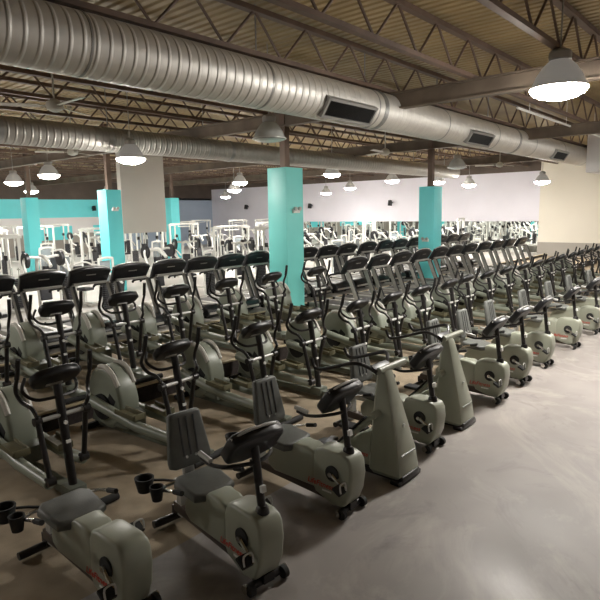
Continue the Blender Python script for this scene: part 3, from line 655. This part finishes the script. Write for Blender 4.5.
rows = [(14.6, 5.0, 31.5, 1.75, 'tptptpcpt', 'first line behind the treadmills'), (17.2, 6.2, 32.0, 2.4, 'cttpctpt', 'second line behind the treadmills'),
        (21.6, 7.5, 32.0, 2.5, 'ptctptct', 'third line behind the treadmills'), (25.2, 9.0, 32.0, 2.6, 'ctpcctp', 'fourth line behind the treadmills'),
        (30.5, 11.0, 32.0, 2.5, 'ccptcct', 'fifth line behind the treadmills'), (35.5, 14.0, 32.0, 3.0, 'cctcpc', 'rearmost line of machines')]
PILL = [(11.15, 18.8), (12.3, 28.0), (20.7, 28.0)]
KIND = {'t': 'white hooped weight machine with grey shield', 'c': 'tall white cable station with two weight stacks', 'p': 'white press machine with curved swan-neck arms'}
for (v, ua, ub, st, pat, where) in rows:
    u = ua; k = 0
    while u < ub:
        kd = pat[k % len(pat)]
        vv = v + random.uniform(-0.25, 0.25); rz = random.choice([0, 0, 0.25, -0.3, PI/2 if kd == 'x' else 0.1])
        if all((u-a)**2 + (vv-c)**2 > 2.6 for a, c in PILL):
            lab = '%s, %s along the %s' % (KIND[kd], ORD[k], where)
            src = PROTO[kd]
            if kd not in used: used[kd] = 1; o = src; o.location = (u, vv, 0); o.rotation_euler = (0, 0, rz); o['label'] = lab
            else: o = dup(src, (u, vv, 0), lab, rz)
            o['group'] = 'weight machines in the ' + where
        u += st; k += 1

# ------------------------------------------------------------------ small things on walls and pillars
def speaker(loc, rz, label, first=[None]):
    if first[0] is None:
        t = thing('wall_speaker', label, 'speaker', loc, 'speakers on the walls')
        MB().box((0, 0, 0), (0.26, 0.2, 0.36), rot=(0, 0.2, 0), bev=0.03).build('cabinet', 'black', t)
        MB().box((-0.14, 0, -0.03), (0.01, 0.16, 0.3), rot=(0, 0.2, 0)).build('speaker_grille', 'rubber', t)
        MB().box((0.2, 0, 0.02), (0.24, 0.05, 0.06)).build('bracket', 'frame', t)
        first[0] = t
    else: dup(first[0], loc, label, rz)
speaker((UW-0.31, 35.2, 3.27), 0, 'black wall speaker on the blue-grey stretch left of the aqua pillar')
speaker((UW-0.31, 28.1, 3.22), 0, 'black wall speaker on the lilac wall just right of the aqua pillar')
speaker((UW-0.31, 20.9, 3.29), 0, 'black wall speaker on the lilac wall midway between both pillars')
speaker((22.2, VW-0.31, 3.3), PI/2, 'black wall speaker on the cyan wall by the grey bulkhead pillar')
def pillar_light(loc, rz, label, first=[None]):
    if first[0] is None:
        t = thing('emergency_light', label, 'emergency light', loc, 'emergency lights on the pillars')  # emergency light mounted on a pillar face
        MB().box((0, -0.03, 0), (0.24, 0.06, 0.1), bev=0.01).build('housing', 'white', t)
        for sx in (-1, 1): MB().cyl((sx*0.08, -0.05, 0.06), (sx*0.08, -0.11, 0.05), 0.04, 0.05, 12).build('lamp_head', 'silver', t)
        first[0] = t
    else: dup(first[0], loc, label, rz)
pillar_light((10.45, 9.5-0.31, 2.82), 0, 'white emergency light on the aqua pillar facing the open floor')
pillar_light((17.95-0.29, 9.5, 1.75), -PI/2, 'white emergency light low on the bright cyan pillar near the treadmill consoles')
pillar_light((11.15, 18.8-0.3, 2.98), 0, 'white emergency light on the cyan pillar beside the grey hanging bulkhead')

# ------------------------------------------------------------------ camera
F_PX = 560.0; H = 2.8; ROLL = math.radians(0.95); PITCH = math.radians(8.965136341434109); UANG = math.radians(40.98337500678978)
cu_, su_ = math.cos(UANG), math.sin(UANG)
def to_world(x, y, z):   # x right, y ahead on the level, z up -> world
    return Vector((x*su_ + y*cu_, -x*cu_ + y*su_, z))
def ray(px, py):
    dx, dy = px-300, py-300
    dx, dy = dx*math.cos(ROLL)-dy*math.sin(ROLL), dx*math.sin(ROLL)+dy*math.cos(ROLL)
    cp, sp = math.cos(PITCH), math.sin(PITCH)
    return to_world(dx, F_PX*cp-dy*sp, -F_PX*sp-dy*cp)
fw = ray(300, 300).normalized(); right = (ray(301, 300)-ray(300, 300)).normalized(); up = -(ray(300, 301)-ray(300, 300)).normalized()
cd = bpy.data.cameras.new('camera'); cd.sensor_width = 36.0; cd.sensor_fit = 'HORIZONTAL'; cd.lens = F_PX/600*36.0; cd.clip_start = 0.05; cd.clip_end = 200
cam = bpy.data.objects.new('camera', cd); COL.objects.link(cam)
mx = Matrix((right, up, -fw)).transposed().to_4x4(); mx.translation = Vector((0, 0, H)); cam.matrix_world = mx
SC.camera = cam
# ------------------------------------------------------------------ world and view
w = bpy.data.worlds.new('world'); SC.world = w; w.use_nodes = True
w.node_tree.nodes['Background'].inputs['Color'].default_value = (0.5, 0.5, 0.5, 1); w.node_tree.nodes['Background'].inputs['Strength'].default_value = 0.0
vs = SC.view_settings; vs.view_transform = 'Standard'; vs.look = 'None'; vs.gamma = 1.0; vs.exposure = 1.0; vs.use_curve_mapping = False
SC.cycles.max_bounces = 8; SC.cycles.diffuse_bounces = 5; SC.cycles.glossy_bounces = 4
SC.cycles.sample_clamp_indirect = 20.0
